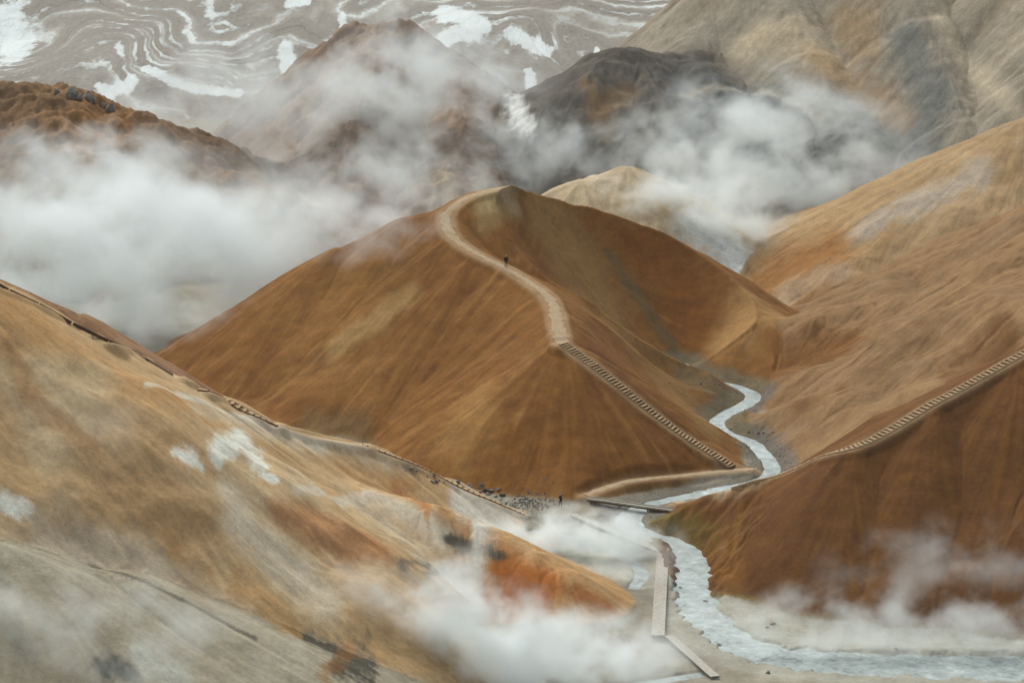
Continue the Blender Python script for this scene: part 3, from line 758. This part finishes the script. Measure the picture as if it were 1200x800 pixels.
put('box_side', box_mesh('box_side', 1.3, 1.0, .8, 'brown_timber', .02), root, c + [0, 0, .1], .1); put('lid', box_mesh('lid', 1.4, 1.1, .08, 'pale_boards', .01), root, c + [0, 0, .56], .1)

# ---- rocks
def rock_mesh(seed, mat, flat=.7):
    rnd = random.Random(seed); bm = bmesh.new(); bmesh.ops.create_icosphere(bm, subdivisions=2, radius=1)
    pl = [Vector((rnd.uniform(-1, 1), rnd.uniform(-1, 1), rnd.uniform(-.6, 1))).normalized() for _ in range(9)]
    for v in bm.verts:
        for n in pl:
            dd = v.co.dot(n)
            if dd > .62: v.co -= n * (dd - .62) * .9
        v.co *= rnd.uniform(.93, 1.07); v.co.z *= flat
    me = bpy.data.meshes.new('boulder'); me.materials.append(MATS[mat]); bm.to_mesh(me); bm.free(); return me
RK = [rock_mesh(k, 'dark_rock' if k in (3, 7) else 'grey_rock') for k in range(9)]
def rock(u, v, size, k, label, group):
    c = hit2(u, v); o = link('boulder', RK[k % 9]); o.location = (c[0], c[1], c[2] + size * .2); o.scale = (size, size * random.uniform(.7, 1), size * random.uniform(.7, 1)); o.rotation_euler = (0, 0, random.uniform(0, 6))
    return tag(o, label, 'boulder', group)
hit2 = hit
rnd = random.Random(3)
for i in range(34):
    t = rnd.random(); u = 470 + 160 * t + rnd.uniform(-6, 6); v = 546 + 40 * t + rnd.uniform(-2, 9)
    rock(u, v, rnd.uniform(.18, .48) * (1.25 if 560 < u < 600 else 1), i, 'angular grey boulder in the rubble between the timber steps and the central hill', 'boulders at the foot of the central hill')
for i in range(16):
    u, v = rnd.choice([(855, 465), (868, 500), (885, 510), (790, 445), (830, 452), (905, 535), (895, 500)]); u += rnd.uniform(-14, 14); v += rnd.uniform(-6, 6)
    rock(u, v, rnd.uniform(.15, .35), i, 'small grey stone on the gravel banks of the winding upper stream', 'stones along the upper stream')
for (u, v, s) in ((797, 690, .5), (826, 706, .55), (795, 700, .3), (905, 731, .45), (899, 735, .3), (900, 788, .4), (842, 757, .5), (790, 685, .6), (1050, 760, .3)):
    rock(u, v, s, int(u), 'low grey stone in the milky lower stream', 'stones in the lower stream')
for i, (u, v, sz) in enumerate(((66, 108, .8), (84, 111, 1.5), (93, 114, .9), (103, 116, 1.7), (110, 119, 1.0), (121, 124, .8), (130, 128, 1.4))):
    o = rock(u, v + 1, sz, (1, 4, 2, 5)[i % 4], 'jagged grey crag on the crest of the brown and orange ridge', 'crags on the ridge'); o.name = 'crag'; o['category'] = 'crag'; o.scale[2] = sz * 1.5
# scattered gravel: nobody could count it
gv, gf = [], []
def gravel(n, pick, smin, smax, rs):
    r = random.Random(rs)
    base_ = np.array([[1, 0, -.2], [-.5, .87, -.2], [-.5, -.87, -.2], [0.1, .05, .8]])
    for _ in range(n):
        x, y = pick(r); z = float(hs_grid(H, x, y))
        if NAMES[OWN[np.searchsorted(rows, y), np.searchsorted(cols, x / y)]] in ('left', 'lobe', 'right'): continue
        s = r.uniform(smin, smax) ; a = r.uniform(0, 6); cs, sn = math.cos(a), math.sin(a)
        k = len(gv)
        for b in base_: gv.append([x + s * (b[0] * cs - b[1] * sn), y + s * (b[0] * sn + b[1] * cs), z + s * b[2]])
        gf.extend([[k, k + 1, k + 3], [k + 1, k + 2, k + 3], [k + 2, k, k + 3]])
def along_stream(r):
    i = r.randrange(0, int(len(stream_a) * .55)); p = stream_a[i]; w = p[3]; s = r.choice((-1, 1)) * (w * .9 + abs(r.gauss(0, 1.6)))
    return p[0] + s, p[1] + r.uniform(-2, 2)
def rub(r):
    t = r.random(); c = rub_a + (rub_b - rub_a) * t; return c[0] + r.gauss(0, 1.6), c[1] + r.gauss(0, 2.2)
rub_a, rub_b = hit(455, 540), hit(632, 584)
gravel(1800, along_stream, .05, .16, 1); gravel(1500, rub, .08, .3, 2)
tag(link('gravel', mesh_np('gravel', np.array(gv), np.array(gf), 'grey_rock', False)), 'loose grey gravel along the stream banks and below the timber steps', 'gravel', kind='stuff')

# ---- the walker on the crest path
def skin_body(name, verts, edges, radii, mat, root=None, sub=2):
    me = bpy.data.meshes.new(name); me.from_pydata(verts, edges, []); me.materials.append(MATS[mat])
    o = link(name, me, root)
    sk = o.modifiers.new('skin', 'SKIN'); o.modifiers.new('sub', 'SUBSURF').levels = sub; o.modifiers['sub'].render_levels = sub
    for d, r in zip(me.skin_vertices[0].data, radii): d.radius = (r[0], r[1]) if not np.isscalar(r) else (r, r)
    me.skin_vertices[0].data[0].use_root = True
    sk.use_smooth_shade = True
    return o
pc = hit(593, 313); pc[2] = float(hs_grid(H, pc[0], pc[1])) + .05
man = empty('person', tuple(pc)); tag(man, 'lone person in dark clothes with a pale hat walking the crest path', 'person'); man.rotation_euler = (0, 0, .25); man.scale = (1.08, 1.08, 1.05)
# body (jacket, trousers and limbs, one continuous surface)
bv = [(0, 0, .95), (0, 0, 1.12), (0, .0, 1.32), (0, .0, 1.45), (0, -.01, 1.53),
      (.10, 0, .88), (.12, -.10, .50), (.11, -.02, .10), (.11, -.16, .05), (-.10, 0, .88), (-.11, .06, .49), (-.11, .22, .13), (-.11, .10, .05),
      (.20, 0, 1.42), (.27, .05, 1.13), (.27, -.08, .90), (.265, -.13, .82), (-.20, 0, 1.42), (-.27, -.03, 1.13), (-.27, -.16, .92), (-.265, -.21, .84)]
be = [(0, 1), (1, 2), (2, 3), (3, 4), (0, 5), (5, 6), (6, 7), (7, 8), (0, 9), (9, 10), (10, 11), (11, 12), (3, 13), (13, 14), (14, 15), (15, 16), (3, 17), (17, 18), (18, 19), (19, 20)]
br = [(.17, .13), (.17, .13), (.20, .14), (.14, .11), .06, .10, .075, .055, .05, .10, .075, .055, .05, .085, .062, .05, .035, .085, .062, .05, .035]
skin_body('body', bv, be, br, 'jacket', man)
skin_body('head', [(0, -.01, 1.52), (0, -.02, 1.60), (0, -.03, 1.68), (0, -.02, 1.74)], [(0, 1), (1, 2), (2, 3)], [.055, (.075, .088), (.082, .098), (.05, .06)], 'skin', man)
skin_body('hat', [(0, -.01, 1.68), (0, -.01, 1.74), (0, 0, 1.80)], [(0, 1), (1, 2)], [(.092, .105), (.098, .108), (.05, .05)], 'pale_knit', man)
skin_body('backpack', [(0, .17, 1.08), (0, .19, 1.25), (0, .17, 1.42)], [(0, 1), (1, 2)], [(.15, .09), (.17, .11), (.13, .08)], 'trousers', man)
for s in (1, -1):
    hx, hy, hz = (.265, -.15, .79) if s > 0 else (-.265, -.23, .81)
    vs = [(hx, hy, hz + .04), (hx, hy - .01, hz - .02)]; es = [(0, 1)]; rs = [.032, .038]
    for k in range(4):
        b = len(vs); oy = (k - 1.5) * .02; l = (.06, .075, .07, .055)[k]
        vs += [(hx, hy - .01 + oy, hz - .05), (hx - s * .012, hy - .012 + oy, hz - .05 - l * .5), (hx - s * .03, hy - .012 + oy, hz - .05 - l)]; es += [(1, b), (b, b + 1), (b + 1, b + 2)]; rs += [.011, .010, .008]
    b = len(vs); vs += [(hx - s * .02, hy - .045, hz - .02), (hx - s * .03, hy - .055, hz - .06)]; es += [(0, b), (b, b + 1)]; rs += [.012, .010]
    skin_body('hand', vs, es, rs, 'skin', man, 1)

q = PZ(657, 590, 1.0); q[2] = float(hs_grid(H, q[0], q[1])) + .03
man2 = man.copy(); COL.objects.link(man2); man2.location = q; man2.rotation_euler = (0, 0, 1.1)
man2['label'] = 'person in dark clothes half veiled by steam near the footbridge'
for ch in list(man.children):
    c2 = ch.copy(); COL.objects.link(c2); c2.parent = man2
# ------------------------------------------------------------------ steam
def steam_mat(name, dens, scale, thr, width, seed, fall=1.0, aniso=.0):
    m, N, Lk, out = newmat(name)
    tc = N('TexCoord').outputs['Object']
    ln = N('VectorMath', operation='LENGTH'); Lk(tc, ln.inputs[0])
    pos = N('NewGeometry').outputs['Position']
    mp = N('Mapping'); mp.inputs['Location'].default_value = (seed * 13.1, seed * 7.7, seed * 3.3); mp.inputs['Rotation'].default_value = (0, .5, 0); mp.inputs['Scale'].default_value = (1, 1, 1.15); Lk(pos, mp.inputs['Vector'])
    n0 = noise(N, Lk, mp.outputs[0], 1.0 / scale, 5, .58, .15)
    nc = N('Math', operation='MULTIPLY_ADD'); Lk(n0, nc.inputs[0]); nc.inputs[1].default_value = 2.3; nc.inputs[2].default_value = -.65; n = nc.outputs[0]
    # density = smooth(noise - thr - k * r^2)
    r2 = N('Math', operation='POWER'); Lk(ln.outputs['Value'], r2.inputs[0]); r2.inputs[1].default_value = 2.0
    sub = N('Math', operation='MULTIPLY_ADD'); Lk(r2.outputs[0], sub.inputs[0]); sub.inputs[1].default_value = -.42 * fall; Lk(n, sub.inputs[2])
    mr = N('MapRange', interpolation_type='SMOOTHSTEP'); Lk(sub.outputs[0], mr.inputs['Value']); mr.inputs['From Min'].default_value = thr; mr.inputs['From Max'].default_value = thr + width; mr.inputs['To Max'].default_value = dens
    edge = N('MapRange', interpolation_type='SMOOTHSTEP'); Lk(ln.outputs['Value'], edge.inputs['Value']); edge.inputs['From Min'].default_value = 1.0; edge.inputs['From Max'].default_value = .45
    mm = N('Math', operation='MULTIPLY'); Lk(mr.outputs[0], mm.inputs[0]); Lk(edge.outputs[0], mm.inputs[1])
    pv = N('VolumePrincipled'); pv.inputs['Color'].default_value = (.965, .996, 1.0, 1); pv.inputs['Anisotropy'].default_value = aniso; pv.inputs['Density Attribute'].default_value = ''
    Lk(mm.outputs[0], pv.inputs['Density']); Lk(pv.outputs[0], out.inputs['Volume']); return m
bm = bmesh.new(); bmesh.ops.create_icosphere(bm, subdivisions=3, radius=1.0); SM = bpy.data.meshes.new('steam_cloud'); bm.to_mesh(SM); bm.free()
def steam(u, v, y, rx, ry, rz, dens, label, scale=9, thr=.25, width=.35, tilt=0, fall=1.0):
    thr -= .03; width += .20; dens *= 1.4; scale *= .95
    me = SM.copy(); k = len(MATS); me.materials.append(steam_mat('steam_%d' % k, dens, scale, thr, width, k, fall))
    o = link('steam_cloud', me); o.location = P(u, v, y); o.scale = (rx, ry, rz); o.rotation_euler = (0, tilt, 0)
    tag(o, label, 'steam', 'steam drifting over the valley', 'stuff'); return o
steam(175, 300, 455, 52, 18, 24, .11, 'largest white steam cloud filling the hollow behind the tan hillside', 13, .12, .4)
steam(110, 215, 490, 30, 14, 17, .08, 'rounded steam puff rising above the largest steam cloud', 8, .18, .4)
steam(335, 290, 446, 28, 10, 17, .09, 'steam drifting against the shoulder of the central hill', 9, .16, .45)
steam(435, 262, 424, 17, 6, 12, .06, 'thin steam veil crossing the upper path of the central hill', 7, .2, .45)
steam(280, 145, 575, 58, 16, 28, .05, 'faint steam veil in front of the snowfield', 12, .17, .45)
steam(490, 120, 585, 38, 14, 28, .08, 'faint steam rising in front of the reddish peak', 10, .17, .45)
steam(450, 215, 535, 38, 12, 15, .07, 'low steam behind the summit path of the central hill', 9, .17, .45)
steam(900, 200, 545, 44, 12, 27, .12, 'white steam cloud rising before the grey streaked mountain', 11, .17, .4)
steam(812, 258, 507, 25, 8, 15, .20, 'dense steam at the pale knoll behind the central hill', 8, .14, .4)
steam(885, 285, 512, 15, 7, 10, .10, 'steam wisps low in the gap beside the beige hill', 6, .18, .4)
steam(640, 180, 560, 24, 10, 13, .06, 'low steam in the gap between the dark spur and the reddish peak', 7, .18, .4)
steam(790, 165, 560, 20, 9, 13, .05, 'steam curling along the dark mountain spur', 7, .2, .4)
steam(676, 648, 328, 17, 6, 8, .42, 'dense white steam jet beside the slanting boardwalk', 4.5, .14, .4)
steam(725, 670, 315, 12, 5, 7, .08, 'thin steam over the wide boardwalk', 4, .18, .45)
steam(535, 692, 300, 6, 4, 7, .22, 'narrow white steam plume beside the orange knob', 3, .16, .4)
steam(490, 745, 278, 22, 5, 9.5, .30, 'white steam bank at the foot of the low clay spur', 5, .14, .4)
steam(590, 784, 277, 27, 6, 9.5, .30, 'white steam over the pool at the low boardwalk', 5, .13, .4)
steam(690, 752, 285, 12, 5, 5.5, .18, 'steam puff past the foot of the orange knob', 4, .16, .4)
steam(1130, 675, 302, 22, 4, 10, .07, 'thin steam along the base of the dark ochre hill', 6, .18, .45)
steam(1040, 735, 290, 36, 5, 7, .12, 'low steam over the wide lower stream', 5, .17, .45)
steam(880, 665, 322, 8, 3, 6, .07, 'thin steam at the tip of the dark ochre hill', 3.5, .18, .45)
steam(410, 715, 277, 18, 5, 8, .07, 'thin steam spreading over the orange clay', 5, .16, .45)
steam(70, 750, 240, 24, 6, 10, .11, 'faint steam over the pale clay bank', 6, .17, .45)
steam(60, 520, 275, 16, 5, 8, .03, 'hardly visible steam on the tan hillside', 6, .17, .45)
steam(185, 372, 424, 24, 6, 8, .05, 'low steam trailing along the hollow behind the timber edging', 6, .17, .45)
# ------------------------------------------------------------------ the air itself
zlo, zhi = float(H.min()) - 1.0, max(float(H.max()), CAM_H) + 3.0
bm = bmesh.new(); bmesh.ops.create_cube(bm, size=1.0)
me = bpy.data.meshes.new('haze'); bm.to_mesh(me); bm.free()
m, N, Lk, out = newmat('haze')
pv = N('VolumePrincipled'); pv.inputs['Color'].default_value = (.93, .985, 1.0, 1); pv.inputs['Density'].default_value = .00005; pv.inputs['Density Attribute'].default_value = ''
Lk(pv.outputs[0], out.inputs['Volume']); me.materials.append(m)
o = link('haze', me); o.location = (0, 1300, (zlo + zhi) / 2); o.scale = (2000, 2720, zhi - zlo)
tag(o, 'thin pale haze filling the whole valley', 'haze', kind='stuff')
